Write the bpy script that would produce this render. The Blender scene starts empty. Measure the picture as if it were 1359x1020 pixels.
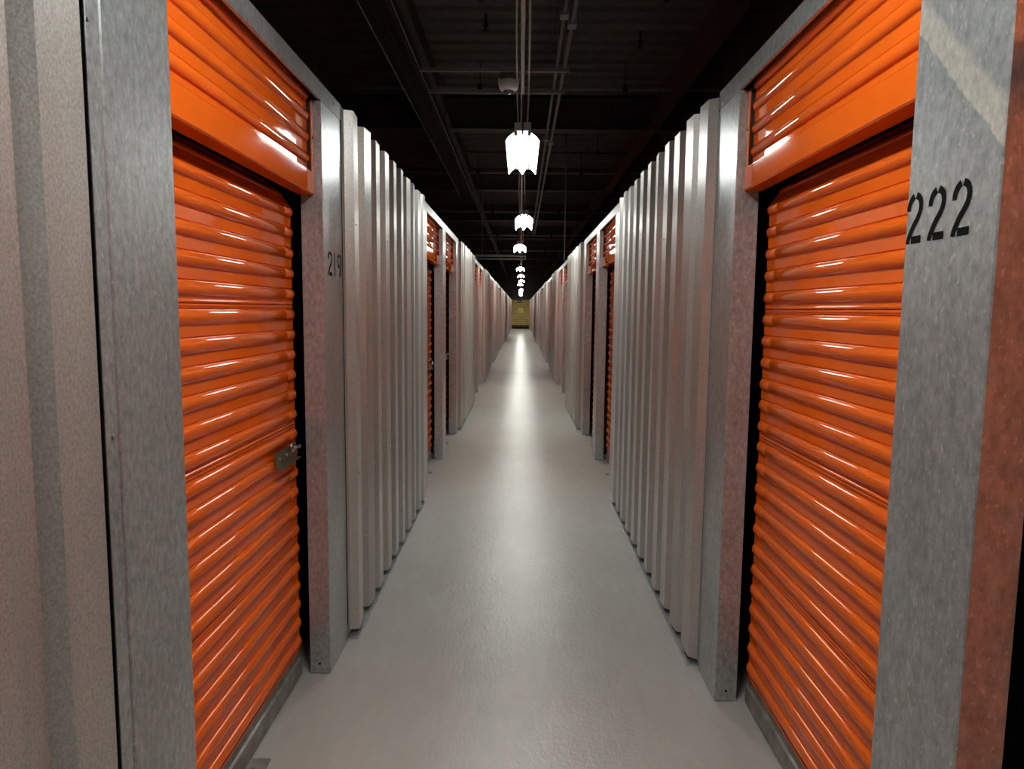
import bpy, bmesh, math, random
from mathutils import Matrix, Vector

random.seed(7)
scn = bpy.context.scene
COL = scn.collection

# ------------------------------------------------------------------ materials
def new_mat(name):
    m = bpy.data.materials.new(name)
    m.use_nodes = True
    nt = m.node_tree
    bsdf = nt.nodes.get('Principled BSDF')
    return m, nt, bsdf

def node(nt, kind, **kw):
    n = nt.nodes.new(kind)
    for k, v in kw.items():
        setattr(n, k, v)
    return n

def coords(nt, scale=(1, 1, 1), shift=True):
    tc = node(nt, 'ShaderNodeTexCoord')
    mp = node(nt, 'ShaderNodeMapping')
    mp.inputs['Scale'].default_value = scale
    nt.links.new(tc.outputs['Object'], mp.inputs['Vector'])
    if shift:
        oi = node(nt, 'ShaderNodeObjectInfo')
        mul = node(nt, 'ShaderNodeMath', operation='MULTIPLY')
        mul.inputs[1].default_value = 37.0
        nt.links.new(oi.outputs['Random'], mul.inputs[0])
        nt.links.new(mul.outputs[0], mp.inputs['Location'])
    return mp.outputs['Vector']

def noise(nt, vec, scale, detail=4, rough=.55):
    n = node(nt, 'ShaderNodeTexNoise')
    n.inputs['Scale'].default_value = scale
    n.inputs['Detail'].default_value = detail
    n.inputs['Roughness'].default_value = rough
    nt.links.new(vec, n.inputs['Vector'])
    return n.outputs['Fac']

def ramp(nt, fac, stops):
    r = node(nt, 'ShaderNodeValToRGB')
    e = r.color_ramp.elements
    while len(e) < len(stops):
        e.new(.5)
    for el, (p, c) in zip(e, stops):
        el.position = p
        el.color = (c[0], c[1], c[2], 1) if not isinstance(c, float) else (c, c, c, 1)
    nt.links.new(fac, r.inputs['Fac'])
    return r.outputs['Color']

def lin(nt, fac, lo, hi):
    n = node(nt, 'ShaderNodeMapRange')
    n.inputs['From Min'].default_value = .25
    n.inputs['From Max'].default_value = .75
    n.inputs['To Min'].default_value = lo
    n.inputs['To Max'].default_value = hi
    nt.links.new(fac, n.inputs['Value'])
    return n.outputs[0]

def mix(nt, a, b, fac, mode='MIX'):
    n = node(nt, 'ShaderNodeMix', data_type='RGBA', blend_type=mode)
    for sock, v in ((n.inputs[6], a), (n.inputs[7], b)):
        if isinstance(v, tuple):
            sock.default_value = (v[0], v[1], v[2], 1)
        else:
            nt.links.new(v, sock)
    if isinstance(fac, (int, float)):
        n.inputs[0].default_value = fac
    else:
        nt.links.new(fac, n.inputs[0])
    return n.outputs[2]

def bump(nt, bsdf, h, strength, dist=.002):
    b = node(nt, 'ShaderNodeBump')
    b.inputs['Strength'].default_value = strength
    b.inputs['Distance'].default_value = dist
    nt.links.new(h, b.inputs['Height'])
    nt.links.new(b.outputs['Normal'], bsdf.inputs['Normal'])

def plain(name, col, rough=.5, metal=0.0, var=0.0):
    m, nt, b = new_mat(name)
    b.inputs['Roughness'].default_value = rough
    b.inputs['Metallic'].default_value = metal
    if var:
        f = noise(nt, coords(nt), 14, 5)
        c = ramp(nt, f, [(.3, tuple(x * (1 - var) for x in col)), (.7, tuple(min(1, x * (1 + var)) for x in col))])
        nt.links.new(c, b.inputs['Base Color'])
    else:
        b.inputs['Base Color'].default_value = (*col, 1)
    return m

def galvanised(name, lo, hi, metal, rough, pale_band=False):
    m, nt, b = new_mat(name)
    v = coords(nt, (1, 1, .6))
    f1 = noise(nt, v, 62, 6, .65)
    f2 = noise(nt, coords(nt, (1, 1, .6)), 4.5, 3)
    f3 = noise(nt, v, 105, 3)
    c = ramp(nt, f1, [(.32, lo), (.72, hi)])
    c = mix(nt, c, ramp(nt, f2, [(.3, .72), (.75, 1.0)]), .8, 'MULTIPLY')
    fl = ramp(nt, f3, [(.60, 0.0), (.72, .55)])
    c = mix(nt, c, tuple(min(1, x * 1.25) for x in hi), fl, 'MIX')
    # a few pale scuffs
    vs = coords(nt, (1.2, 1.2, .35))
    sc = noise(nt, vs, 6.5, 6, .7)
    c = mix(nt, c, (.55, .55, .50), ramp(nt, sc, [(.66, 0.0), (.74, .55)]))
    r = lin(nt, f1, rough - .015, rough + .035)
    if pale_band:
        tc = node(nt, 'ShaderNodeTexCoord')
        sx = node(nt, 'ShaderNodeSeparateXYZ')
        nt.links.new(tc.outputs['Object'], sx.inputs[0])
        # paler cream band along a sloping line of the post face: q = z - k*y
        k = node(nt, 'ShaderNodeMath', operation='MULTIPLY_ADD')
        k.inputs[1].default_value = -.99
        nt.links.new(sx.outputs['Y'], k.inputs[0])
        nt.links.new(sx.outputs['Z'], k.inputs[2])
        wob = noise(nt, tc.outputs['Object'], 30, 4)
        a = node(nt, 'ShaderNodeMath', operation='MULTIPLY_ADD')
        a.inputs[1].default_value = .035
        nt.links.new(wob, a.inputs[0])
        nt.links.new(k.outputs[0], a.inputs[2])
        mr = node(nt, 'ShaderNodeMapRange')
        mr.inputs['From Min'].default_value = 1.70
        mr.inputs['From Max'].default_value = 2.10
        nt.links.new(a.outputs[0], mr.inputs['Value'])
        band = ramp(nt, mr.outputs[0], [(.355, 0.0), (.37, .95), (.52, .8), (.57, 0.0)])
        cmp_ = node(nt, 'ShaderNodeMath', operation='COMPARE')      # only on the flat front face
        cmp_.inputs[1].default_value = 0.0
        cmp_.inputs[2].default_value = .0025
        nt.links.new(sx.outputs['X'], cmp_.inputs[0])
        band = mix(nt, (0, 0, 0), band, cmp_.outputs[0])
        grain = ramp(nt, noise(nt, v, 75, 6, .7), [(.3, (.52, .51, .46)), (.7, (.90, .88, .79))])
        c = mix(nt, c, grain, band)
    nt.links.new(c, b.inputs['Base Color'])
    nt.links.new(r, b.inputs['Roughness'])
    b.inputs['Metallic'].default_value = metal
    bump(nt, b, f1, .12, .001)
    return m

def panel_steel(name):
    m, nt, b = new_mat(name)
    v = coords(nt, (1, 1, .7))
    f1 = noise(nt, v, 230, 3, .6)
    f2 = noise(nt, coords(nt, (2, 2, .25)), 3.2, 4)
    c = ramp(nt, f1, [(.3, (.40, .395, .375)), (.7, (.66, .65, .615))])
    c = mix(nt, c, ramp(nt, f2, [(.28, .75), (.7, 1.0)]), .8, 'MULTIPLY')
    # grime near the floor
    sx = node(nt, 'ShaderNodeSeparateXYZ')
    tc = node(nt, 'ShaderNodeTexCoord')
    nt.links.new(tc.outputs['Object'], sx.inputs[0])
    sc = noise(nt, coords(nt, (3, 3, .6)), 9, 6, .7)
    c = mix(nt, c, (.20, .18, .165), ramp(nt, sc, [(.70, 0.0), (.80, .5)]))
    nt.links.new(c, b.inputs['Base Color'])
    nt.links.new(lin(nt, f1, .31, .40), b.inputs['Roughness'])
    b.inputs['Metallic'].default_value = .58
    bump(nt, b, f1, .1, .0006)
    return m

def orange_paint(name):
    m, nt, b = new_mat(name)
    f2 = noise(nt, coords(nt, (1, 1, 1)), 5, 4)
    c = ramp(nt, f2, [(.3, (.75, .125, .010)), (.72, (.83, .143, .012))])
    nt.links.new(c, b.inputs['Base Color'])
    nt.links.new(lin(nt, f2, .045, .065), b.inputs['Roughness'])
    b.inputs['Specular IOR Level'].default_value = .24
    return m

def floor_paint(name):
    m, nt, b = new_mat(name)
    C = lambda sc: coords(nt, sc, False)
    f1 = noise(nt, C((1, .7, 1)), 1.6, 6, .6)
    f2 = noise(nt, C((1, .5, 1)), 18, 6, .7)
    f3 = noise(nt, C((1, .7, 1)), 62, 4, .7)
    f4 = noise(nt, C((1.5, .35, 1)), 14, 5, .6)
    c = ramp(nt, f1, [(.25, (.40, .392, .362)), (.75, (.465, .456, .422))])
    c = mix(nt, c, ramp(nt, f4, [(.3, .93), (.62, 1.0)]), .8, 'MULTIPLY')
    nt.links.new(c, b.inputs['Base Color'])
    nt.links.new(lin(nt, f2, .225, .268), b.inputs['Roughness'])
    b.inputs['Specular IOR Level'].default_value = .55
    mx = mix(nt, mix(nt, f3, f4, .35), f2, .3)
    bump(nt, b, mx, .6, .0062)
    return m

def block_wall(name):
    m, nt, b = new_mat(name)
    br = node(nt, 'ShaderNodeTexBrick')
    tc = node(nt, 'ShaderNodeTexCoord')
    mp = node(nt, 'ShaderNodeMapping')
    mp.inputs['Rotation'].default_value = (math.radians(90), 0, 0)
    nt.links.new(tc.outputs['Object'], mp.inputs['Vector'])
    nt.links.new(mp.outputs['Vector'], br.inputs['Vector'])
    br.inputs['Color1'].default_value = (.62, .45, .15, 1)
    br.inputs['Color2'].default_value = (.50, .35, .11, 1)
    br.inputs['Mortar'].default_value = (.20, .15, .05, 1)
    br.inputs['Scale'].default_value = 1.0
    br.inputs['Mortar Size'].default_value = .012
    br.inputs['Brick Width'].default_value = .40
    br.inputs['Row Height'].default_value = .20
    nt.links.new(br.outputs['Color'], b.inputs['Base Color'])
    b.inputs['Roughness'].default_value = .6
    return m

def emitter(name, col, strength):
    m, nt, b = new_mat(name)
    b.inputs['Base Color'].default_value = (.8, .8, .8, 1)
    b.inputs['Emission Color'].default_value = (*col, 1)
    b.inputs['Emission Strength'].default_value = strength
    return m

LAMP = 46.0
M = {
    'galv': galvanised('galvanised_steel', (.33, .35, .355), (.62, .655, .665), .62, .31),
    'galv_banded': galvanised('galvanised_steel_banded', (.35, .37, .375), (.64, .67, .68), 0.60, .33, pale_band=True),
    'panel': panel_steel('corrugated_steel'),
    'orange': orange_paint('orange_door_paint'),
    'floor': floor_paint('grey_floor_paint'),
    'black': plain('black_rubber', (.006, .006, .006), .7),
    'void': plain('dark_backing', (.004, .004, .004), .9),
    'paint': plain('black_stencil_paint', (.006, .006, .006), 1.0),
    'zinc': plain('dull_zinc', (.25, .245, .215), .5, .35, .4),
    'latch': plain('brass_tinted_zinc', (.22, .20, .12), .32, .85, .2),
    'chrome': plain('bright_bolt', (.72, .70, .64), .18, 1.0),
    'screw': plain('screw_steel', (.45, .44, .42), .3, .9),
    'deck': plain('dark_ceiling_paint', (.11, .10, .095), .75, 0, .2),
    'beam': plain('dark_beam_paint', (.075, .068, .062), .6, 0, .2),
    'rust': plain('brown_beam_paint', (.085, .045, .032), .7, 0, .2),
    'tray': plain('black_tray_steel', (.022, .023, .026), .7, .2, .2),
    'conduit': plain('conduit_steel', (.60, .60, .58), .45, .2, .15),
    'cable': plain('grey_cable', (.27, .27, .265), .5, 0, .1),
    'white': plain('white_plastic', (.92, .92, .90), .4),
    'lens': plain('dark_sensor_lens', (.10, .10, .11), .15),
    'housing': plain('grey_lamp_housing', (.13, .13, .13), .5, .3),
    'lamp': emitter('lit_lamp_lens', (.985, 1.0, .915), LAMP),
    'lamp_dim': emitter('dimmer_lamp_lens', (.97, 1.0, .95), 36.0),
    'tube_off': plain('unlit_tube_glass', (.92, .92, .90), .3),
    'block': block_wall('yellow_block_wall'),
    'sign': plain('yellow_sign', (.75, .56, .08), .5),
    'rail': plain('dark_kerb_rail', (.02, .018, .016), .95),
}

M['paint'].node_tree.nodes['Principled BSDF'].inputs['Specular IOR Level'].default_value = .08

# ------------------------------------------------------------------ geometry helpers
class MB:
    def __init__(self):
        self.bm = bmesh.new()

    def quadgrid(self, rows, smooth=False):
        vr = [[self.bm.verts.new(p) for p in r] for r in rows]
        for i in range(len(vr) - 1):
            for j in range(len(vr[0]) - 1):
                f = self.bm.faces.new((vr[i][j], vr[i][j + 1], vr[i + 1][j + 1], vr[i + 1][j]))
                f.smooth = smooth
        return vr

    def box(self, a, b, bevel=0.0):
        x0, y0, z0 = [min(p, q) for p, q in zip(a, b)]
        x1, y1, z1 = [max(p, q) for p, q in zip(a, b)]
        v = [self.bm.verts.new(p) for p in ((x0, y0, z0), (x1, y0, z0), (x1, y1, z0), (x0, y1, z0),
                                            (x0, y0, z1), (x1, y0, z1), (x1, y1, z1), (x0, y1, z1))]
        fs = [self.bm.faces.new([v[i] for i in q]) for q in
              ((0, 3, 2, 1), (4, 5, 6, 7), (0, 1, 5, 4), (1, 2, 6, 5), (2, 3, 7, 6), (3, 0, 4, 7))]
        if bevel:
            es = list({e for f in fs for e in f.edges})
            bmesh.ops.bevel(self.bm, geom=es, offset=bevel, segments=1, affect='EDGES', profile=.5)
        return self

    def strip(self, path, back, lo, hi, axis):
        """thin sheet: 2D path (a,b) with its back offset, run along axis from lo to hi"""
        n = len(path)
        def P(q, h):
            if axis == 'z':
                return (q[0], q[1], h)
            return (q[0], h, q[1])       # axis y: path is (x,z)
        los = lo if isinstance(lo, list) else [lo] * n
        his = hi if isinstance(hi, list) else [hi] * n
        f0 = [self.bm.verts.new(P(path[i], los[i])) for i in range(n)]
        f1 = [self.bm.verts.new(P(path[i], his[i])) for i in range(n)]
        b0 = [self.bm.verts.new(P(back[i], los[i])) for i in range(n)]
        b1 = [self.bm.verts.new(P(back[i], his[i])) for i in range(n)]
        N = self.bm.faces.new
        for i in range(n - 1):
            N((f0[i], f0[i + 1], f1[i + 1], f1[i]))
            N((b0[i + 1], b0[i], b1[i], b1[i + 1]))
            N((f0[i + 1], f0[i], b0[i], b0[i + 1]))
            N((f1[i], f1[i + 1], b1[i + 1], b1[i]))
        N((f0[0], f1[0], b1[0], b0[0]))
        N((f0[-1], b0[-1], b1[-1], f1[-1]))
        return self

    def tube(self, pts, r, seg=10, cap=True):
        pts = [Vector(p) for p in pts]
        rings = []
        up = Vector((0, 0, 1))
        for i, p in enumerate(pts):
            t = (pts[min(i + 1, len(pts) - 1)] - pts[max(i - 1, 0)]).normalized()
            u = t.cross(up)
            if u.length < .05:
                u = t.cross(Vector((1, 0, 0)))
            u.normalize()
            w = t.cross(u)
            rings.append([self.bm.verts.new(p + (u * math.cos(2 * math.pi * k / seg) + w * math.sin(2 * math.pi * k / seg)) * r)
                          for k in range(seg)])
        for a, b in zip(rings, rings[1:]):
            for k in range(seg):
                f = self.bm.faces.new((a[k], a[(k + 1) % seg], b[(k + 1) % seg], b[k]))
                f.smooth = True
        if cap:
            self.bm.faces.new(list(reversed(rings[0])))
            self.bm.faces.new(rings[-1])
        return self

    def lathe(self, prof, c, seg=24):
        """prof: (radius, z) from top to bottom about the vertical through c"""
        rings = []
        for r, z in prof:
            rings.append([self.bm.verts.new((c[0] + r * math.cos(2 * math.pi * k / seg), c[1] + r * math.sin(2 * math.pi * k / seg), c[2] + z))
                          for k in range(seg)])
        for a, b in zip(rings, rings[1:]):
            for k in range(seg):
                f = self.bm.faces.new((a[k], b[k], b[(k + 1) % seg], a[(k + 1) % seg]))
                f.smooth = True
        self.bm.faces.new(rings[0])
        self.bm.faces.new(list(reversed(rings[-1])))
        return self

    def build(self, name, mat, parent=None, loc=None, fix=True):
        if fix:
            bmesh.ops.recalc_face_normals(self.bm, faces=self.bm.faces[:])
        me = bpy.data.meshes.new(name)
        self.bm.to_mesh(me)
        self.bm.free()
        me.materials.append(mat)
        o = bpy.data.objects.new(name, me)
        COL.objects.link(o)
        if parent is not None:
            o.parent = parent
        if loc is not None:
            o.location = loc
        return o

def offset_path(path, t):
    out = []
    n = len(path)
    for i in range(n):
        def nrm(a, b):
            dx, dy = b[0] - a[0], b[1] - a[1]
            l = math.hypot(dx, dy) or 1e-9
            return (-dy / l, dx / l)
        ns = []
        if i > 0:
            ns.append(nrm(path[i - 1], path[i]))
        if i < n - 1:
            ns.append(nrm(path[i], path[i + 1]))
        mx, my = sum(q[0] for q in ns) / len(ns), sum(q[1] for q in ns) / len(ns)
        l2 = max(mx * mx + my * my, .25)
        out.append((path[i][0] + mx / l2 * t, path[i][1] + my / l2 * t))
    return out

def empty(name, loc):
    o = bpy.data.objects.new(name, None)
    o.empty_display_size = .1
    COL.objects.link(o)
    o.location = loc
    return o

def tag(o, label, cat, group=None):
    o['label'] = label
    o['category'] = cat
    if group:
        o['group'] = group
    return o

def structure(o):
    o['kind'] = 'structure'
    return o

KIDS = {}
def adopt(o):
    if o.parent is not None:
        KIDS.setdefault(o.parent.name, []).append(o)
    return o

def dup(root, loc, label):
    r = root.copy()
    COL.objects.link(r)
    r.location = loc
    r['label'] = label
    for ch in [c for c in bpy.data.objects if c.parent == root]:
        c = ch.copy()
        COL.objects.link(c)
        c.parent = r
        for g in [q for q in bpy.data.objects if q.parent == ch]:
            d = g.copy()
            COL.objects.link(d)
            d.parent = c
    return r

def rods(name, mat, parent, segs, r, seg=8, label=None):
    for a, b_ in segs:
        q = MB(); q.tube([a, b_], r, seg)
        o = q.build(name, M[mat], parent)
        if label:
            o['label'] = label

def boxes(name, mat, parent, pairs, bevel=0.0):
    for a, b_ in pairs:
        q = MB(); q.box(a, b_, bevel)
        q.build(name, M[mat], parent)

ORD = ['first', 'second', 'third', 'fourth', 'fifth', 'sixth', 'seventh', 'eighth', 'ninth', 'tenth', 'eleventh', 'twelfth',
       'thirteenth', 'fourteenth', 'fifteenth', 'sixteenth', 'seventeenth', 'eighteenth', 'nineteenth', 'twentieth',
       'twenty-first', 'twenty-second', 'twenty-third', 'twenty-fourth', 'twenty-fifth', 'twenty-sixth', 'twenty-seventh',
       'twenty-eighth', 'twenty-ninth', 'thirtieth', 'thirty-first', 'thirty-second']
SIDE = {-1: 'left', 1: 'right'}

# depths from the corridor axis
D_PANEL, D_VALLEY, D_POST, D_BULK, D_CURT, D_BACK = .755, .795, .793, .826, .916, 1.02
Z_TOP, Z_HEAD, Z_PANEL, Z_LIP = 2.432, 2.362, 2.42, 2.0
END_Y, BACK_Y = 60.0, -8.0

# ------------------------------------------------------------------ setting
fl = MB(); fl.box((-1.3, BACK_Y, -.12), (1.3, END_Y, 0))
structure(fl.build('floor', M['floor']))
for s in (-1, 1):
    w = MB(); w.box((s * D_BACK, BACK_Y, 0), (s * (D_BACK + .05), END_Y, 2.35))  # added dark backing slab: keeps gaps black and stops light leaks
    structure(w.build('wall_' + SIDE[s], M['void']))
w = MB(); w.box((-1.3, END_Y, -.12), (1.3, END_Y + .2, 2.42))
structure(w.build('wall_back', M['block']))
w = MB(); w.box((-6, END_Y, 2.42), (6, END_Y + .2, 4.9))
structure(w.build('wall_back', M['beam']))  # upper end wall coloured dark to stand in for light falloff

w = MB(); w.box((-6, BACK_Y - .2, -.12), (6, BACK_Y, 4.9))
structure(w.build('wall_front', M['deck']))
# ribbed roof deck, ribs running across the corridor
H_DECK = 4.75
path = []
y = BACK_Y
while y < END_Y:
    path += [(y, H_DECK), (y + .20, H_DECK), (y + .23, H_DECK - .04), (y + .29, H_DECK - .04), (y + .32, H_DECK)]
    y += .32
rows = [[(-6, a, b) for a, b in path], [(6, a, b) for a, b in path], [(6, a, b + .06) for a, b in path], [(-6, a, b + .06) for a, b in path]]
cb = MB(); cb.quadgrid(rows + [rows[0]])
structure(cb.build('ceiling', M['deck'], fix=False))

# ------------------------------------------------------------------ doors, posts, headers, bulkheads, panels
PITCH = .080
RIB = [(.0578 - .0188 * math.sin(math.radians(a)), .0146 * math.cos(math.radians(a))) for a in (83, 70, 57, 44, 30, 15, 0, -17, -34, -50, -66, -82)]
def curtain_profile(z_hi, z_lo, seam_z):
    """(z, out) from the top down; out = bulge towards the corridor"""
    flat = [(0, 0), (.033, 0), (.0345, -.003), (.0375, -.003)]
    seam = [(0, 0), (.010, 0), (.012, .004), (.017, .004), (.019, -.003), (.021, -.003), (.0225, .003), (.027, .003),
            (.029, 0), (.033, 0), (.0345, -.003), (.037, -.003)]
    rib = RIB
    k0 = math.ceil((z_hi - seam_z) / PITCH) + 1
    pts = []
    for k in range(k0, -80, -1):
        zt = seam_z + .018 + k * PITCH
        for q, d in ((seam if k % 6 == 0 else flat) + rib):
            z = zt - q
            if z_lo <= z <= z_hi:
                pts.append((z, d))
        if zt < z_lo:
            break
    return [(z_hi, pts[0][1])] + pts + [(z_lo, 0.0)]

def corrugated_curtain(prof, width, s, notch=True, curl=None):
    """ribbed sheet across a door: local y 0..width, x measured from the curtain plane"""
    ends = [(0, 0), (.006, 0), (.008, .45), (.013, .8), (.022, 1.0)]
    mids = [(.098, 1.0), (.104, .86), (.109, .86), (.115, 1.0)] if notch else []
    cols = ends + mids
    cols += [(width - a, f) for a, f in reversed(mids)] + [(width - a, f) for a, f in reversed(ends)]
    b = MB()
    rows = []
    for z, d in prof:
        back = 1.1 * max(0, z - curl) ** 1.0 if curl else 0
        rows.append([(-s * ((d * f if d > 0 else d) - back), yy, z) for yy, f in cols])
    vr = b.quadgrid(rows, True)
    for i in range(len(vr)):
        if prof[i][1] <= .0031:                     # creases of grooves and flats stay crisp
            for j in range(len(vr[0]) - 1):
                e = b.bm.edges.get((vr[i][j], vr[i][j + 1]))
                if e:
                    e.smooth = False
    return b

def add_solid(o, t=.003):
    md = o.modifiers.new('thickness', 'SOLIDIFY')
    md.thickness = t
    md.offset = 0
    return o

def make_door(s, y0, width, label, latch=None):
    """roll-up door of the opening y0..y0+width"""
    r = empty('roll_up_door', (s * D_CURT, y0, 0))
    tag(r, label, 'door', 'orange roll-up doors')
    X = lambda d: s * (d - D_CURT)                  # local x of an absolute depth
    g = .022
    c = corrugated_curtain(curtain_profile(2.07, .122, 1.563), width - 2 * g, s, True, 1.958).build('curtain', M['orange'], r, (0, g, 0), fix=False)
    add_solid(c)
    # weathered bottom bar: leaning face, ledge on top
    pb = [(X(.9115), .006), (X(.9105), .040), (X(.9095), .074), (X(.9105), .078), (X(.9190), .082), (X(.9195), .124)]
    bk = [(X(.932), .006), (X(.932), .040), (X(.932), .074), (X(.932), .078), (X(.932), .082), (X(.932), .124)]
    b = MB(); b.strip(pb, bk, .012, width - .012, 'y')
    bb = b.build('bottom_bar', M['zinc'], r)
    bb['label'] = 'scuffed grey bottom bar'
    for ya, yb in ((.0, .0205), (width - .0205, width)):
        t = MB()
        yc = (ya + yb) / 2
        sgn = 1 if ya == 0 else -1
        yo, yi = (ya + .001, yb) if sgn > 0 else (yb - .001, ya)
        pth = [(X(.936), yi), (X(.926), yi), (X(.926), yo), (X(.95), yo)]
        t.strip(pth, offset_path(pth, .002 * s * sgn), 0.004, 1.996, 'z')
        t.box((X(.93), min(yo, yi), 0.004), (X(.95), max(yo, yi), 1.996))
        gd = t.build('guide_track', M['black'], r)
        gd['label'] = 'black guide track'
    if latch is None:
        latch = s < 0
    if latch:
        # facing the door the latch sits near its right edge
        L = width - .34 if s < 0 else .085
        yA, yB = L + .02, L + .25
        sg = 1 if s < 0 else -1
        yo = yB if s < 0 else yA                      # outer end, towards the post
        p = MB()
        lp = [(X(.8945), 1.018), (X(.891), 1.018), (X(.891), .9605), (X(.872), .9605)]     # plate with a folded lower edge
        p.strip(lp, [(X(.8965), 1.018), (X(.8965), 1.016), (X(.8965), .957), (X(.872), .957)], yA, yB, 'y')
        la = p.build('latch', M['latch'], r)
        la['label'] = 'brassy steel slide latch'
        q = MB()
        ym = yo - sg * .115
        q.tube([(X(.879), ym, 1.010), (X(.879), yo + sg * .0, 1.003)], .0095, 12)
        q.tube([(X(.879), ym + sg * .008, 1.012), (X(.872), ym + sg * .004, 1.034)], .006, 10)
        q.tube([(X(.892), ym + sg * .05, 1.006), (X(.879), ym + sg * .05, 1.006)], .005, 8)
        sb = q.build('bolt', M['chrome'], la)
        sb['label'] = 'bright slide bolt'
        rods('rivet', 'screw', la, [((X(.8925), yy, .99), (X(.8885), yy, .99)) for yy in (yA + .035, yA + .115, yB - .04)], .006, 10)
    return r

def make_bulkhead(s, y0, width, label, detail=True):
    r = empty('bulkhead', (s * D_BULK, y0, Z_LIP))
    tag(r, label, 'door header', 'orange ribbed bulkheads above the doors')
    X = lambda d: s * (d - D_BULK)
    z0 = -Z_LIP
    prof = curtain_profile(2.36, 2.075, 2.259 - .0)
    # no seam in this short sheet
    flat = [(0, 0), (.033, 0), (.0345, -.003), (.037, -.003)]
    rib = RIB
    prof = [(2.426, 0)]
    for zt in (2.4255, 2.352, 2.272, 2.192, 2.112):
        for q, d in (flat + rib):
            if zt - q > 2.075 and (zt > 2.4 and q < .072 or zt < 2.4):
                prof.append((zt - q, d))
    prof.append((2.072, 0))
    prof = [(z + z0, d) for z, d in prof]
    c = corrugated_curtain(prof, width - .040, s, False).build('ribbed_sheet', M['orange'], r, (X(.846), .0195, 0), fix=False)
    add_solid(c)
    # folded bottom rail: face and soffit running back towards the curtain
    pth = [(X(.842), 2.082 + z0), (X(.829), 2.082 + z0), (X(.826), 2.079 + z0), (X(.826), 2.003 + z0), (X(.829), 2.0 + z0), (X(.884), 2.0 + z0), (X(.886), 2.03 + z0)]
    b = MB(); b.strip(pth, offset_path(pth, -.003 * s), .004, width - .004, 'y')
    b.build('bottom_rail', M['orange'], r)
    for yi, yo in ((.019, .003), (width - .019, width - .003)):
        t = MB()
        t.box((X(.826), min(yi, yo), 2.082 + z0), (X(.831), max(yi, yo), 2.355 + z0), .001)
        t.build('side_trim', M['orange'], r)
        t = MB()
        t.box((X(.8315), min(yi, yo), 2.088 + z0), (X(.851), max(yi, yo), 2.35 + z0))  # black strip put in for the shadow behind the side trim
        o = t.build('side_shade', M['black'], r)
        o['label'] = 'black strip put in as shade beside the ribbed sheet'
    if detail:
        rods('screw', 'paint', r, [((X(.8265), ya, z + z0), (X(.8235), ya, z + z0)) for ya in (.011, width - .011) for z in (2.045, 2.215)], .0042)
    return r

def make_header(s, y0, y1, label, detail=True):
    """galvanised channel along the top of an opening"""
    r = empty('header_channel', (s * D_POST, y0, Z_HEAD))
    tag(r, label, 'header', 'galvanised header channels')
    h = Z_TOP - Z_HEAD
    pth = [(s * .012, .0), (s * .002, .0), (0, .002), (0, h - .002), (s * .002, h), (s * .10, h)]
    b = MB(); b.strip(pth, offset_path(pth, -.003 * s), 0.0015, y1 - y0 - .0015, 'y')
    b.build('channel', M['galv'], r)
    if detail:
        rods('screw', 'screw', r, [((s * .0005, yy, h * .55), (-s * .003, yy, h * .55)) for yy in (.12, (y1 - y0) - .12)], .005)
    return r

def make_post(s, y0, y1, near_jamb, far_jamb, label, mat=None, screws=(), detail=True):
    """folded galvanised post; a jamb turns back into each opening, a flange meets each panel"""
    r = empty('door_post', (s * D_POST, y0, 0))
    tag(r, label, 'post', 'galvanised door posts')
    w = y1 - y0
    jd = .086
    pth = []
    pth += [(s * (jd if near_jamb else .10), 0)]
    pth += [(s * .003, 0), (0, .003), (0, w - .003), (s * .003, w)]
    pth += [(s * (jd if far_jamb else .10), w)]
    b = MB(); b.strip(pth, offset_path(pth, .003 * -s), .004, Z_HEAD - .002, 'z')
    b.build('post_channel', mat or M['galv'], r)
    for jam, ya, yb in ((near_jamb, -.042, -.0003), (far_jamb, w + .0003, w + .024)):
        if not jam:
            f = MB()
            f.box((s * .0035, ya, .006), (s * .0075, yb, Z_HEAD - .004), .001)
            fo = f.build('flange', M['galv'], r)
    if detail:
        rods('screw', 'paint', r, [((s * .045, ya - sg * .001, .045), (s * .045, ya + sg * .003, .045))
                                    for jam, ya, sg in ((near_jamb, 0, -1), (far_jamb, w, 1)) if jam], .005)
    rods('screw', 'screw', r, [((s * .0045, yy, z), (-s * .001, yy, z)) for yy, z in screws], .0045, 10)
    return r

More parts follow.
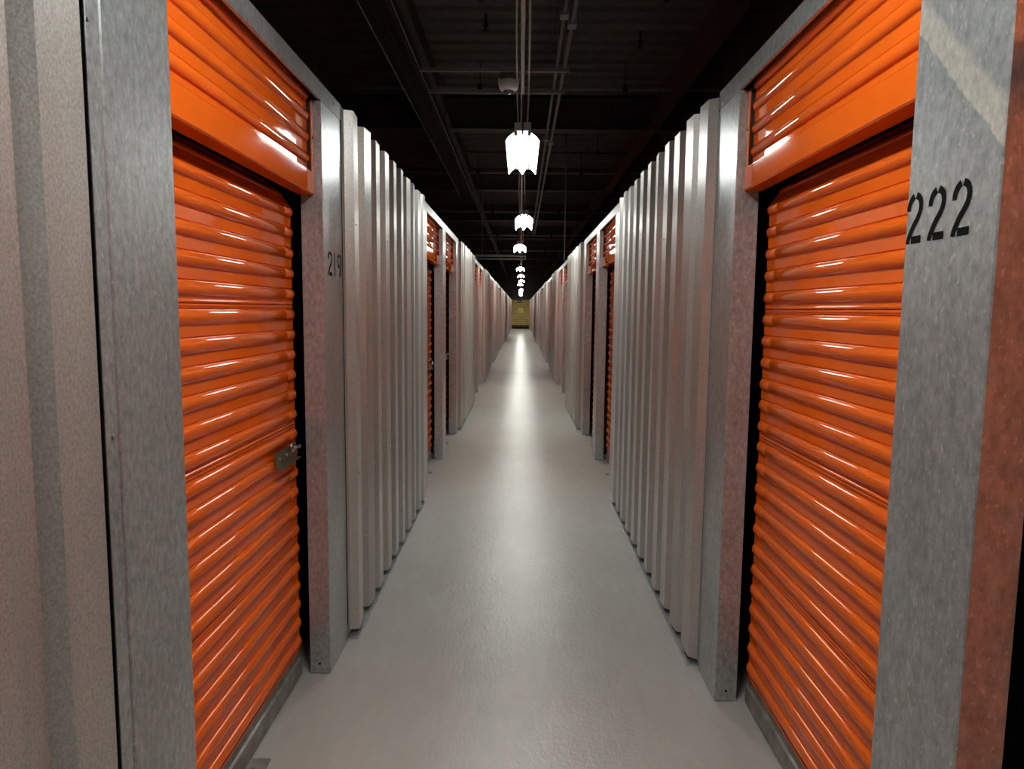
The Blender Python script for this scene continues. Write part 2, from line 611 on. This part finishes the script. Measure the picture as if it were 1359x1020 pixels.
def make_panel(s, y0, y1, first, label, seed, detail=True):
    """corrugated partition sheet between posts; first = y of the first outer rib face"""
    rnd = random.Random(seed)
    r = empty('corrugated_panel', (s * D_PANEL, y0, 0))
    tag(r, label, 'wall panel', 'corrugated steel wall panels')
    pth, tops = [], []
    v = D_VALLEY - D_PANEL
    P = .254
    y = first - P * math.ceil((first - y0) / P) - P
    while y < y1 + P:
        jy = rnd.uniform(-.006, .006)
        tz = Z_PANEL + rnd.uniform(-.008, .008)
        tilt = rnd.uniform(-.0045, .0045)
        wl, wr = rnd.uniform(.014, .028), rnd.uniform(.014, .028)
        for yy, d in ((y - wl, v), (y, .0045 + tilt), (y + .055, .0045), (y + .112, .0045 - tilt), (y + .112 + wr, v), (y + .183, v + rnd.uniform(-.004, .004))):
            pth.append((s * max(0, d), yy + jy - y0))
            tops.append(tz)
        y += P
    L = y1 - y0
    # clip to the section
    out, ot = [], []
    for k in range(len(pth)):
        a = pth[k]
        if k:
            p = pth[k - 1]
            for lim in (0, L):
                if (p[1] - lim) * (a[1] - lim) < 0:
                    t = (lim - p[1]) / (a[1] - p[1])
                    out.append((p[0] + (a[0] - p[0]) * t, lim)); ot.append(tops[k])
        if 0 <= a[1] <= L:
            out.append(a); ot.append(tops[k])
    b = MB(); b.strip(out, offset_path(out, -.0016 * s), [.024] * len(out), ot, 'z')
    b.build('sheet', M['panel'], r)
    t = MB()
    tp = [(-s * .007, .010), (-s * .005, .004), (s * .048, .004), (s * .048, .06)]
    t.strip(tp, [(-s * .009, .010), (-s * .008, .0005), (s * .052, .0005), (s * .052, .06)], 0, L, 'y')
    bt = t.build('base_track', M['galv'], r)
    if detail:
        yb = first - y0
        k = 0
        while yb < L - .15:
            if yb > 0 and k % 3 == 0:
                rods('screw', 'screw', r, [((s * .001, yb + .03, z), (-s * .004, yb + .03, z)) for z in (.78, 1.93)], .0042)
            yb += .254
            k += 1
    return r

def ribbon(b, cl, w, s, y_of, z_of, out):
    n = len(cl)
    pts = [(y_of(u), z_of(v)) for u, v in cl]
    L, R = [], []
    for i in range(n):
        a, c = pts[max(i - 1, 0)], pts[min(i + 1, n - 1)]
        dx, dz = c[0] - a[0], c[1] - a[1]
        l = math.hypot(dx, dz)
        nx, nz = -dz / l * w / 2, dx / l * w / 2
        L.append((pts[i][0] + nx, pts[i][1] + nz)); R.append((pts[i][0] - nx, pts[i][1] - nz))
    for i in range(n - 1):
        q = [L[i], L[i + 1], R[i + 1], R[i]]
        b.bm.faces.new([b.bm.verts.new((out, p[0], p[1])) for p in q])

def smooth_line(pts, n=6):
    out = []
    for i in range(len(pts) - 1):
        p0, p1, p2, p3 = pts[max(i - 1, 0)], pts[i], pts[i + 1], pts[min(i + 2, len(pts) - 1)]
        for k in range(n):
            t = k / n
            out.append(tuple(.5 * (2 * p1[a] + (p2[a] - p0[a]) * t + (2 * p0[a] - 5 * p1[a] + 4 * p2[a] - p3[a]) * t * t
                                   + (3 * p1[a] - p0[a] - 3 * p2[a] + p3[a]) * t ** 3) for a in (0, 1)))
    return out + [pts[-1]]

GLYPH = {
    '2': [[(.10, .66), (.11, .76), (.22, .87), (.43, .945)], [(.56, .95), (.78, .89), (.89, .77), (.86, .62), (.70, .48), (.46, .34), (.27, .19), (.16, .08), (.13, 0)],
          [(.36, .07), (1.0, .07)]],
    '1': [[(.5, 0), (.5, .5), (.5, 1.0)]],
    '9': [[(.43, .945), (.20, .87), (.11, .74), (.13, .60), (.30, .47), (.55, .44)], [(.57, .95), (.80, .87), (.89, .70), (.88, .52), (.76, .27), (.52, .02)]],
}
def make_number(post, s, text, y_first, z, h, wd, adv):
    """stencilled number; y_first is the edge where reading begins, in the post's own frame"""
    dirn = -s
    yy = y_first
    for ch in text:
        b = MB()
        for cl in GLYPH[ch]:
            straight = ch == '1' or len(cl) == 2
            c2 = cl if straight else smooth_line(cl)
            w = .0150 if len(cl) == 2 else .0138
            ribbon(b, c2, w, s, lambda u, yy=yy: yy + dirn * u * wd, lambda v: z + v * h, -s * .0007)
        yy += dirn * adv
        o = b.build('stencilled_digit', M['paint'], post)
        o['label'] = f'black stencilled digit {ch} of {text}'

# ---- the run of openings on each wall (distances along the corridor)
PERIOD = 6.08
def side_run(s):
    side = SIDE[s]
    items = []                                   # (kind, args)
    base = 7.24 if s < 0 else 7.30               # near edge of the post between the first full pair of doors
    if s < 0:
        posts = [(1.380, 1.645, False, True), (2.868, 3.160, True, False)]
        doors = [(1.645, 2.868)]
        heads = [(1.338, 3.180)]
        panels = [(-5.6, 1.255, 1.153), (3.186, 5.704, 3.254)]
    else:
        posts = [(-.275, .010, False, True), (1.212, 1.497, True, True), (2.700, 2.960, True, False)]
        doors = [(.010, 1.212), (1.497, 2.700)]
        heads = [(-.275, 1.354), (1.354, 2.975)]
        panels = [(-5.6, -.32, -.6), (2.986, 5.765, 3.023)]
    # repeats
    k = 0
    reps = []
    while base + PERIOD * k + 1.9 < END_Y - .4:
        m = base + PERIOD * k
        reps.append(dict(p0=(m - 1.49, m - 1.205), d0=(m - 1.205, m), p1=(m, m + .285), d1=(m + .285, m + 1.49), p2=(m + 1.49, m + 1.765),
                         h0=(m - 1.51, m + .1425), h1=(m + .1425, m + 1.78), pa=(m + 1.795, min(m + PERIOD - 1.535, END_Y - .02))))
        k += 1
    return posts, doors, heads, panels, reps

def post_label(side, n):
    return f'galvanised door post, {ORD[n]} along the {side} wall from the camera'

for s in (-1, 1):
    side = SIDE[s]
    posts, doors, heads, panels, reps = side_run(s)
    npost = ndoor = nhead = npan = nbulk = 0
    # --- near pieces, each with its own look
    for i, (a, b_, nj, fj) in enumerate(posts):
        scr = ()
        mat = None
        if s < 0 and i == 0:
            lab = 'wide galvanised post nearest the camera on the left, before the orange door'
            scr = ((-.020, 1.296), (-.036, 2.07), (-.02, .30))
        elif s < 0:
            lab = 'galvanised post stencilled 219 at the far side of the left orange door'
        elif i == 0:
            lab = 'galvanised post beside the camera on the right, nearest of that wall'
        elif i == 1:
            lab = 'galvanised post stencilled 222 between the two nearest right-hand doors'
            mat = M['galv_banded']
        else:
            lab = 'galvanised post at the far side of the big right orange door'
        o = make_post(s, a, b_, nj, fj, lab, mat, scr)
        if s < 0 and i == 1:
            make_number(o, s, '219', 2.929 - a, 1.685, .100, .066, .076)
        if s > 0 and i == 1:
            make_number(o, s, '222', 1.4935 - a, 1.692, .100, .054, .0765)
        npost += 1
    for i, (a, b_) in enumerate(doors):
        if s < 0:
            lab = 'orange ribbed roll-up door with brassy latch, nearest on the left wall'
            bl = 'orange ribbed bulkhead above the nearest left roll-up door'
        elif i == 0:
            lab = 'orange roll-up door at the right picture edge, nearer than post 222'
            bl = 'orange bulkhead above the door at the right picture edge'
        else:
            lab = 'large orange ribbed roll-up door just beyond post 222 on the right'
            bl = 'orange ribbed bulkhead above the large right door beyond post 222'
        make_door(s, a, b_ - a, lab)
        make_bulkhead(s, a, b_ - a, bl)
        ndoor += 1; nbulk += 1
    for i, (a, b_) in enumerate(heads):
        if s < 0:
            lab = 'galvanised header channel over the nearest left orange door'
        else:
            lab = ['galvanised header channel over the door at the right picture edge',
                   'galvanised header channel over the large right orange door'][i]
        make_header(s, a, b_, lab)
        nhead += 1
    for i, (a, b_, f) in enumerate(panels):
        if i == 0:
            lab = 'corrugated steel wall panel filling the left picture edge' if s < 0 else 'corrugated steel panel behind the nearest right door, beside the camera'
        else:
            lab = 'tall corrugated steel panel just beyond post 219 on the left' if s < 0 else 'tall corrugated steel panel just beyond the large right door'
        make_panel(s, a, b_, f, lab, 11 + i + 5 * s)
        npan += 1
    # --- repeats along the corridor: one set built, the others copied
    proto = None
    for k, q in enumerate(reps):
        def PL(n): return f'galvanised door post, {ORD[npost + n - 1]} along the {side} wall from the camera'
        labs = {}
        for n, key in enumerate(('p0', 'p1', 'p2')):
            labs[key] = f'narrow galvanised door post, {ORD[npost + n]} post along the {side} wall'
        for n, key in enumerate(('d0', 'd1')):
            labs[key] = f'orange roll-up door seen edge-on, {ORD[ndoor + n]} door along the {side} wall'
            labs['b' + key[1]] = f'orange ribbed bulkhead over the {ORD[ndoor + n]} door along the {side} wall'
            labs['h' + key[1]] = f'galvanised header channel over the {ORD[ndoor + n]} door along the {side} wall'
        labs['pa'] = f'corrugated steel panel, {ORD[npan]} panel along the {side} wall'
        npost += 3; ndoor += 2; npan += 1
        if proto is None:
            proto = {
                'p0': make_post(s, *q['p0'], False, True, labs['p0'], detail=False),
                'p1': make_post(s, *q['p1'], True, True, labs['p1'], detail=False),
                'p2': make_post(s, *q['p2'], True, False, labs['p2'], detail=False),
                'd0': make_door(s, q['d0'][0], q['d0'][1] - q['d0'][0], labs['d0']),
                'd1': make_door(s, q['d1'][0], q['d1'][1] - q['d1'][0], labs['d1']),
                'b0': make_bulkhead(s, q['d0'][0], q['d0'][1] - q['d0'][0], labs['b0'], detail=False),
                'b1': make_bulkhead(s, q['d1'][0], q['d1'][1] - q['d1'][0], labs['b1'], detail=False),
                'h0': make_header(s, *q['h0'], labs['h0'], detail=False),
                'h1': make_header(s, *q['h1'], labs['h1'], detail=False),
                'pa': make_panel(s, *q['pa'], q['pa'][0] + .07, labs['pa'], 40 + s, False),
            }
        else:
            for key, o in proto.items():
                if key == 'pa' and q['pa'][1] - q['pa'][0] < 2.5:
                    if q['pa'][1] - q['pa'][0] > .3:
                        make_panel(s, *q['pa'], q['pa'][0] + .07, labs['pa'], 60 + s, False)
                    continue
                l = o.location
                dup(o, (l.x, l.y + PERIOD * k, l.z), labs[key])

# ------------------------------------------------------------------ floor plates
def floor_plate(x, y, w, d, label):
    b = MB()
    b.box((-w / 2, -d / 2, 0), (w / 2, d / 2, .006), .0015)
    b.tube([(0, 0, .006), (0, 0, .010)], .009, 12)
    b.tube([(w * .3, -d * .25, .006), (w * .3, -d * .25, .0085)], .005, 10)
    o = b.build('floor_plate', M['zinc'], None, (x, y, 0))
    return tag(o, label, 'plate', 'floor plates below the doors')
floor_plate(-.885, 2.235, .085, .10, 'grey metal floor plate at the foot of the nearest left door')
floor_plate(-.850, 6.63, .05, .07, 'small metal floor plate in the second left doorway')
floor_plate(-.850, 8.13, .05, .07, 'small metal floor plate in the third left doorway')
floor_plate(.850, 6.66, .05, .07, 'small metal floor plate in the third right doorway')
floor_plate(.850, 8.15, .05, .07, 'small metal floor plate in the fourth right doorway')

# ------------------------------------------------------------------ lights
LX = .112
def make_light(x, y, label, mat='lamp'):
    """four-foot lamp: two drooping wings and a central vee, lit underneath"""
    L = 1.19
    r = empty('ceiling_light', (x, y, 2.69))
    tag(r, label, 'light', 'hanging corridor lights')
    sec = [(-LX, 0), (-.042, .065), (0, 0), (.042, .065), (LX, 0)]
    for nm, pts in (('wing_lens', [(-LX, 0), (-.096, .022), (-.059, .0515)]),
                    ('centre_lens', [(-.033, .0490), (-.004, .002), (.004, .002), (.033, .0490)]),
                    ('wing_lens', [(.059, .0515), (.096, .022), (LX, 0)])):
        b = MB(); b.strip(pts, [(px, pz + .004) for px, pz in pts], .008, L - .008, 'y')
        o = b.build(nm, M[mat], r)
        o['label'] = 'glowing white ' + nm.replace('_', ' ')
    hp = [(-LX - .003, .001), (-.096, .028), (-.045, .070), (-.030, .074), (.030, .074), (.045, .070), (.096, .028), (LX + .003, .001)]
    b = MB(); b.strip(hp, [(px * 1.02, pz + .006) for px, pz in hp], 0, L, 'y')
    b.build('reflector', M['housing'], r)
    b = MB(); b.box((-.032, .0, .080), (.032, L, .118), .004)
    b.build('housing', M['housing'], r)
    boxes('divider', 'housing', r, [((xx - .011, .002, .041), (xx + .011, L - .002, .066)) for xx in (-.0455, .0455)])
    b = MB(); b.box((-.056, -.004, .066), (.056, 0.0, .122), .001)
    b.build('end_plate', M['conduit'], r)
    rods('hanger', 'conduit', r, [((0, yy, .116), (0, yy, .309)) for yy in (.12, L - .12)], .004)
    q = MB(); q.tube([(0, -.008, .30), (0, -.008, .052), (0, -.006, .040)], .0075, 10)
    q.build('feed_pipe', M['housing'], r)
    return r
light_at = [(.0, -7.4), (.0, -3.3), (0.0, .78), (0.0, 4.95), (.03, 9.15), (-.03, 13.2), (-.02, 20.1), (.0, 24.3), (.02, 28.3), (-.03, 32.3), (.02, 40.3), (0, 44.4), (-.02, 48.5), (0.0, 52.6), (.0, 56.7)]
vis = 0
L0 = None
for i, (x, y) in enumerate(light_at):
    if i < 2:
        lab = ['bright hanging wing lamp far behind the camera', 'bright hanging wing lamp just behind the camera'][i]
    elif i == 2:
        lab = 'bright hanging wing lamp overhead, just above the picture top'
    elif i == 3:
        lab = 'largest bright hanging wing lamp, near the picture top centre'
    else:
        lab = f'bright hanging wing lamp, {ORD[i - 3]} of the lit row down the corridor'
    if i == 0:
        Ld = make_light(x, y, lab, 'lamp_dim')
    elif i < 4:
        dup(Ld, (x, y, 2.69), lab)
    elif L0 is None:
        L0 = make_light(x, y, lab)
    else:
        dup(L0, (x, y, 2.69), lab)

# unlit tube fitting hung across the corridor
r = empty('tube_light', (-.50, 17.6, 2.775))
tag(r, 'unlit grey tube light hung crosswise below the ceiling', 'light')
b = MB(); b.box((-.62, -.05, .075), (.62, .05, .125), .006); b.build('housing', M['conduit'], r)
b = MB(); b.tube([(-.60, 0, .02), (.60, 0, .02)], .019, 14); b.build('tube', M['tube_off'], r)
boxes('socket', 'white', r, [((xx - .012, -.02, 0), (xx + .012, .02, .076)) for xx in (-.605, .605)], .002)
for xx, lab in ((-.95, 'thin rod holding up the outer end of the unlit crosswise tube light'), (-.06, 'thin rod holding up the inner end of the unlit crosswise tube light')):
    q = MB(); q.tube([(xx, 17.6, 2.899), (xx, 17.6, H_DECK - .045)], .004, 8)
    tag(q.build('hanger_rod', M['conduit']), lab, 'rod', 'rods of the unlit tube light')

# ------------------------------------------------------------------ conduits and cables on the centre line
ZC = 3.012
r = empty('conduit', (-.004, BACK_Y, ZC))
tag(r, 'long pale conduit carrying the lamps down the middle of the ceiling', 'conduit')
b = MB(); b.tube([(0, .02, 0), (0, END_Y - BACK_Y - .05, 0)], .0125, 12); b.build('pipe', M['conduit'], r)
rods('hanger', 'conduit', r, [((0, 2.2 + 4.05 * k, 0), (0, 2.2 + 4.05 * k, H_DECK - ZC - .045)) for k in range(17)], .004)
boxes('strap', 'conduit', r, [((-.0145, 2.188 + 4.05 * k, -.016), (.0145, 2.212 + 4.05 * k, .016)) for k in range(17)], .003)
for x, rr, lab in ((-.034, .0055, 'thin grey cable along the left of the centre conduit'), (.032, .007, 'thin grey cable along the right of the centre conduit')):
    b = MB()
    pts = []
    yy = BACK_Y + .02
    while yy < END_Y - .05:
        pts.append((x + .006 * math.sin(yy * 1.3 + x * 40), yy, ZC - .004 + .006 * math.sin(yy * .9)))
        yy += .5
    b.tube(pts, rr, 8)
    tag(b.build('cable', M['cable']), lab, 'cable')

# occupancy sensor beside the conduit
r = empty('motion_sensor', (-.093, 4.70, 2.955))
tag(r, 'white dome motion sensor hung beside the centre conduit', 'sensor')
b = MB(); b.lathe([(.052, .052), (.058, .046), (.062, .020), (.062, .010), (.055, -.004), (.040, -.012), (.028, -.014)], (0, 0, 0), 28)
b.build('body', M['white'], r)
b = MB(); b.lathe([(.034, -.010), (.034, -.016), (.027, -.026), (.012, -.032), (.003, -.033)], (0, 0, 0), 24)
b.build('lens', M['lens'], r)
b = MB(); b.box((-.055, -.040, .052), (.055, .040, .095), .006)
b.build('junction_box', M['beam'], r)
rods('arm', 'cable', r, [((.05, 0, .075), (.0755, 0, .060))], .009, 10)
boxes('clip', 'white', r, [((xx - .007, -.014, .026), (xx + .007, .014, .064)) for xx in (-.059, .059)], .002)

# ------------------------------------------------------------------ ceiling steel
def ibeam_x(y, x0, x1, zb, zt, fw, t, name='ceiling_beam'):
    b = MB()
    b.box((x0, y - fw / 2, zb), (x1, y + fw / 2, zb + t))
    b.box((x0, y - t / 2, zb + t), (x1, y + t / 2, zt - t))
    b.box((x0, y - fw / 2, zt - t), (x1, y + fw / 2, zt))
    return structure(b.build(name, M['beam']))
g = 0.16
for k in range(11):
    yy = .2 + 5.43 * k
    ibeam_x(yy, -5.9, 5.9, 4.25, 4.705, .20, .018)
for x, hw, mat in ((-1.13, .075, 'beam'), (1.94, .085, 'rust')):
    b = MB()
    b.box((x - hw, BACK_Y + .1, 4.26), (x + hw, END_Y - .1, 4.28))
    b.box((x - .008, BACK_Y + .1, 4.28), (x + .008, END_Y - .1, 4.66))
    structure(b.build('ceiling_beam', M[mat]))

# black cable tray on the left
r = empty('cable_tray', (-1.21, 1.0, 4.02))
tag(r, 'long black cable tray with bright edges at the ceiling left of centre', 'tray')
pth = [(-.105, .07), (-.14, .09), (-.14, .0), (.14, .0), (.14, .09), (.105, .07)]
b = MB(); b.strip(pth, offset_path(pth, .003), 0, 14.6, 'y')
b.build('trough', M['tray'], r)
rods('edge_strip', 'conduit', r, [((xx, 0, -.003), (xx, 14.6, -.003)) for xx in (-.138, .138)], .0045)
for xx, rr in ((-.08, .018), (-.01, .014), (.06, .02)):
    b = MB(); b.tube([(xx, .05, -rr - .002), (xx + .02, 7, -rr - .002), (xx, 14.5, -rr - .002)], rr, 10)
    b.build('power_cable', M['rail'], r)
rods('hanger', 'tray', r, [((xx, .8 + 4.1 * k, .01), (xx, .8 + 4.1 * k, .69)) for k in range(4) for xx in (-.15, .15)], .005)

# twin conduits right of centre
for n, (x, rr, lab) in enumerate(((.345, .017, 'dark conduit right of the lamps, inner one of a pair'), (.425, .021, 'dark conduit right of the lamps, outer one of a pair'))):
    r = empty('conduit', (x, 2.0, 4.05))
    tag(r, lab, 'conduit', 'dark conduits right of the lamps')
    b = MB(); b.tube([(0, 0, 0), (0, 21.6, 0)], rr, 10); b.build('pipe', M['cable'], r)
    boxes('junction_box', 'cable', r, [((-.04, yy - .06 + .2 * n, -.03), (.035, yy + .06 + .2 * n, .03)) for yy in (4.3, 8.7, 15.2)], .005)
    rods('hanger', 'cable', r, [((0, 1.5 + 4.05 * k + .1 * n, 0), (0, 1.5 + 4.05 * k + .1 * n, .66)) for k in range(6)], .004)

# pipes and struts crossing the corridor
def cross_pipe(y, z, x0, x1, rr, mat, label, clips):
    r = empty('pipe', (0, y, z))
    tag(r, label, 'pipe', 'dark pipes crossing the ceiling')
    b = MB(); b.tube([(x0, 0, 0), (x1, 0, 0)], rr, 10); b.build('pipe_run', M[mat], r)
    boxes('clamp', 'rail', r, [((xx - .03, -.03, -.03), (xx + .03, .03, .05)) for xx in clips], .006)
    rods('hanger', 'rail', r, [((xx, 0, .03), (xx, 0, H_DECK - z - .05)) for xx in clips], .006)
    return r
cross_pipe(6.72, 4.36, -3.2, 3.2, .022, 'beam', 'dark pipe across the ceiling nearest the picture top', (-.39, 1.28))
cross_pipe(9.38, 4.36, -3.4, 3.6, .022, 'cable', 'dark pipe across the ceiling just behind the dome sensor', (-.55, 1.30, -2.6))
cross_pipe(13.1, 4.36, -3.6, 3.6, .022, 'beam', 'dark pipe across the ceiling behind the largest lamp', (-1.6, 1.35))
cross_pipe(14.8, 4.33, -3.6, 3.6, .022, 'cable', 'dark pipe across the ceiling above the second lamp', (-.9, 1.2))
cross_pipe(19.6, 4.20, -3.6, 3.6, .026, 'cable', 'dark pipe across the ceiling above the crosswise tube light', (-.8, 1.0))
cross_pipe(24.2, 4.05, -3.6, 3.6, .03, 'cable', 'dark pipe across the ceiling beyond the crosswise tube light', (-.8, 1.0))
cross_pipe(30.4, 4.05, -3.6, 3.6, .03, 'cable', 'dark pipe across the far ceiling, last before the end wall', (-.8, 1.0))
for y, lab in ((7.48, 'dark strut linking tray and conduits in front of the dome sensor'), (8.20, 'dark strut linking tray and conduits level with the dome sensor')):
    b = MB()
    # channel running across the corridor
    pth = [(y, 3.996), (y, 3.96), (y + .041, 3.96), (y + .041, 3.996)]
    b.quadgrid([[(x_, a, c) for a, c in pth + [(y + .038, 3.996), (y + .038, 3.963), (y + .003, 3.963), (y + .003, 3.996), (y, 3.996)]] for x_ in (-1.06, .47)])
    tag(b.build('strut', M['cable']), lab, 'strut', 'struts across the ceiling')

# sprinkler heads
def sprinkler(x, y, zt, label):
    r = empty('sprinkler_head', (x, y, zt))
    tag(r, label, 'sprinkler', 'sprinkler heads')
    b = MB(); b.lathe([(.016, 0), (.016, -.10), (.028, -.105), (.028, -.125), (.012, -.13), (.012, -.17)], (0, 0, 0), 16)
    b.build('body', M['rail'], r)
    b = MB(); b.lathe([(.035, -.17), (.038, -.174), (.035, -.178), (.01, -.18)], (0, 0, 0), 18)
    b.build('deflector', M['rail'], r)
sprinkler(-.41, 8.0, H_DECK - .03, 'dark sprinkler head hanging from the deck left of the conduit')
sprinkler(1.33, 8.45, H_DECK - .03, 'dark sprinkler head hanging from the deck right of the conduit')

# slim post standing up from the right wall top
b = MB(); b.tube([(.765, 12.72, Z_PANEL + .02), (.765, 12.72, H_DECK - .045)], .012, 10)
b.box((.735, 12.69, Z_TOP), (.795, 12.75, Z_TOP + .008))
tag(b.build('rod', M['cable']), 'thin upright rod rising from the right wall top to the ceiling', 'rod')

# ------------------------------------------------------------------ far end
r = empty('kerb_rail', (0, END_Y - .08, 0))
boxes('kerb', 'rail', r, [((-.70, -.06, 0), (.70, .06, .16))], .01)
boxes('rail', 'rail', r, [((-.70, -.04, .20), (.70, .02, .30))], .01)
boxes('stanchion', 'rail', r, [((xx - .04, -.035, .155), (xx + .04, .015, .205)) for xx in (-.6, 0, .6)])
tag(r, 'dark low rail along the foot of the yellow end wall', 'rail')
r = empty('wall_lamp', (-.08, END_Y - .002, 2.28))
tag(r, 'small white lamp high on the yellow end wall', 'lamp')
b = MB(); b.box((-.14, -.06, -.12), (.14, 0, .14), .02); b.build('backplate', M['rail'], r)
b = MB(); b.lathe([(.02, .08), (.07, .05), (.085, 0), (.07, -.05), (.02, -.08)], (0, -.10, 0), 16); b.build('globe', M['white'], r)
b = MB(); b.box((-.22, END_Y - .03, 1.35), (.22, END_Y - .002, 1.75), .004)
tag(b.build('sign', M['sign']), 'plain yellow sign board on the far end wall', 'sign')

# ------------------------------------------------------------------ camera, world, view
fpx, W, H = 940.0, 1359.0, 1020.0
yv = Vector((11.5, 98.5, fpx)).normalized()           # corridor axis in camera axes (right, up, forward)
t = -(-89.5 * yv.x + fpx * yv.z) / yv.y
zv = -Vector((-89.5, t, fpx)).normalized()            # world up in camera axes
xv = yv.cross(zv)
if xv.x < 0:
    xv = -xv
right = Vector((xv.x, yv.x, zv.x)); up = Vector((xv.y, yv.y, zv.y)); fwd = Vector((xv.z, yv.z, zv.z))
cam = bpy.data.cameras.new('camera')
cam.sensor_fit = 'HORIZONTAL'
cam.sensor_width = 36.0
cam.lens = fpx / W * 36.0
cam.clip_start = .02
cam.clip_end = 200
co = bpy.data.objects.new('camera', cam)
COL.objects.link(co)
mat = Matrix((right, up, -fwd)).transposed().to_4x4()
mat.translation = Vector((0, 0, 1.55))
co.matrix_world = mat
scn.camera = co

wd = bpy.data.worlds.new('world')
wd.use_nodes = True
wd.node_tree.nodes['Background'].inputs[0].default_value = (0, 0, 0, 1)
wd.node_tree.nodes['Background'].inputs[1].default_value = 0
scn.world = wd
scn.view_settings.view_transform = 'Standard'
scn.view_settings.look = 'None'
scn.view_settings.gamma = 1.0
scn.view_settings.use_curve_mapping = False
scn.view_settings.exposure = 0.0
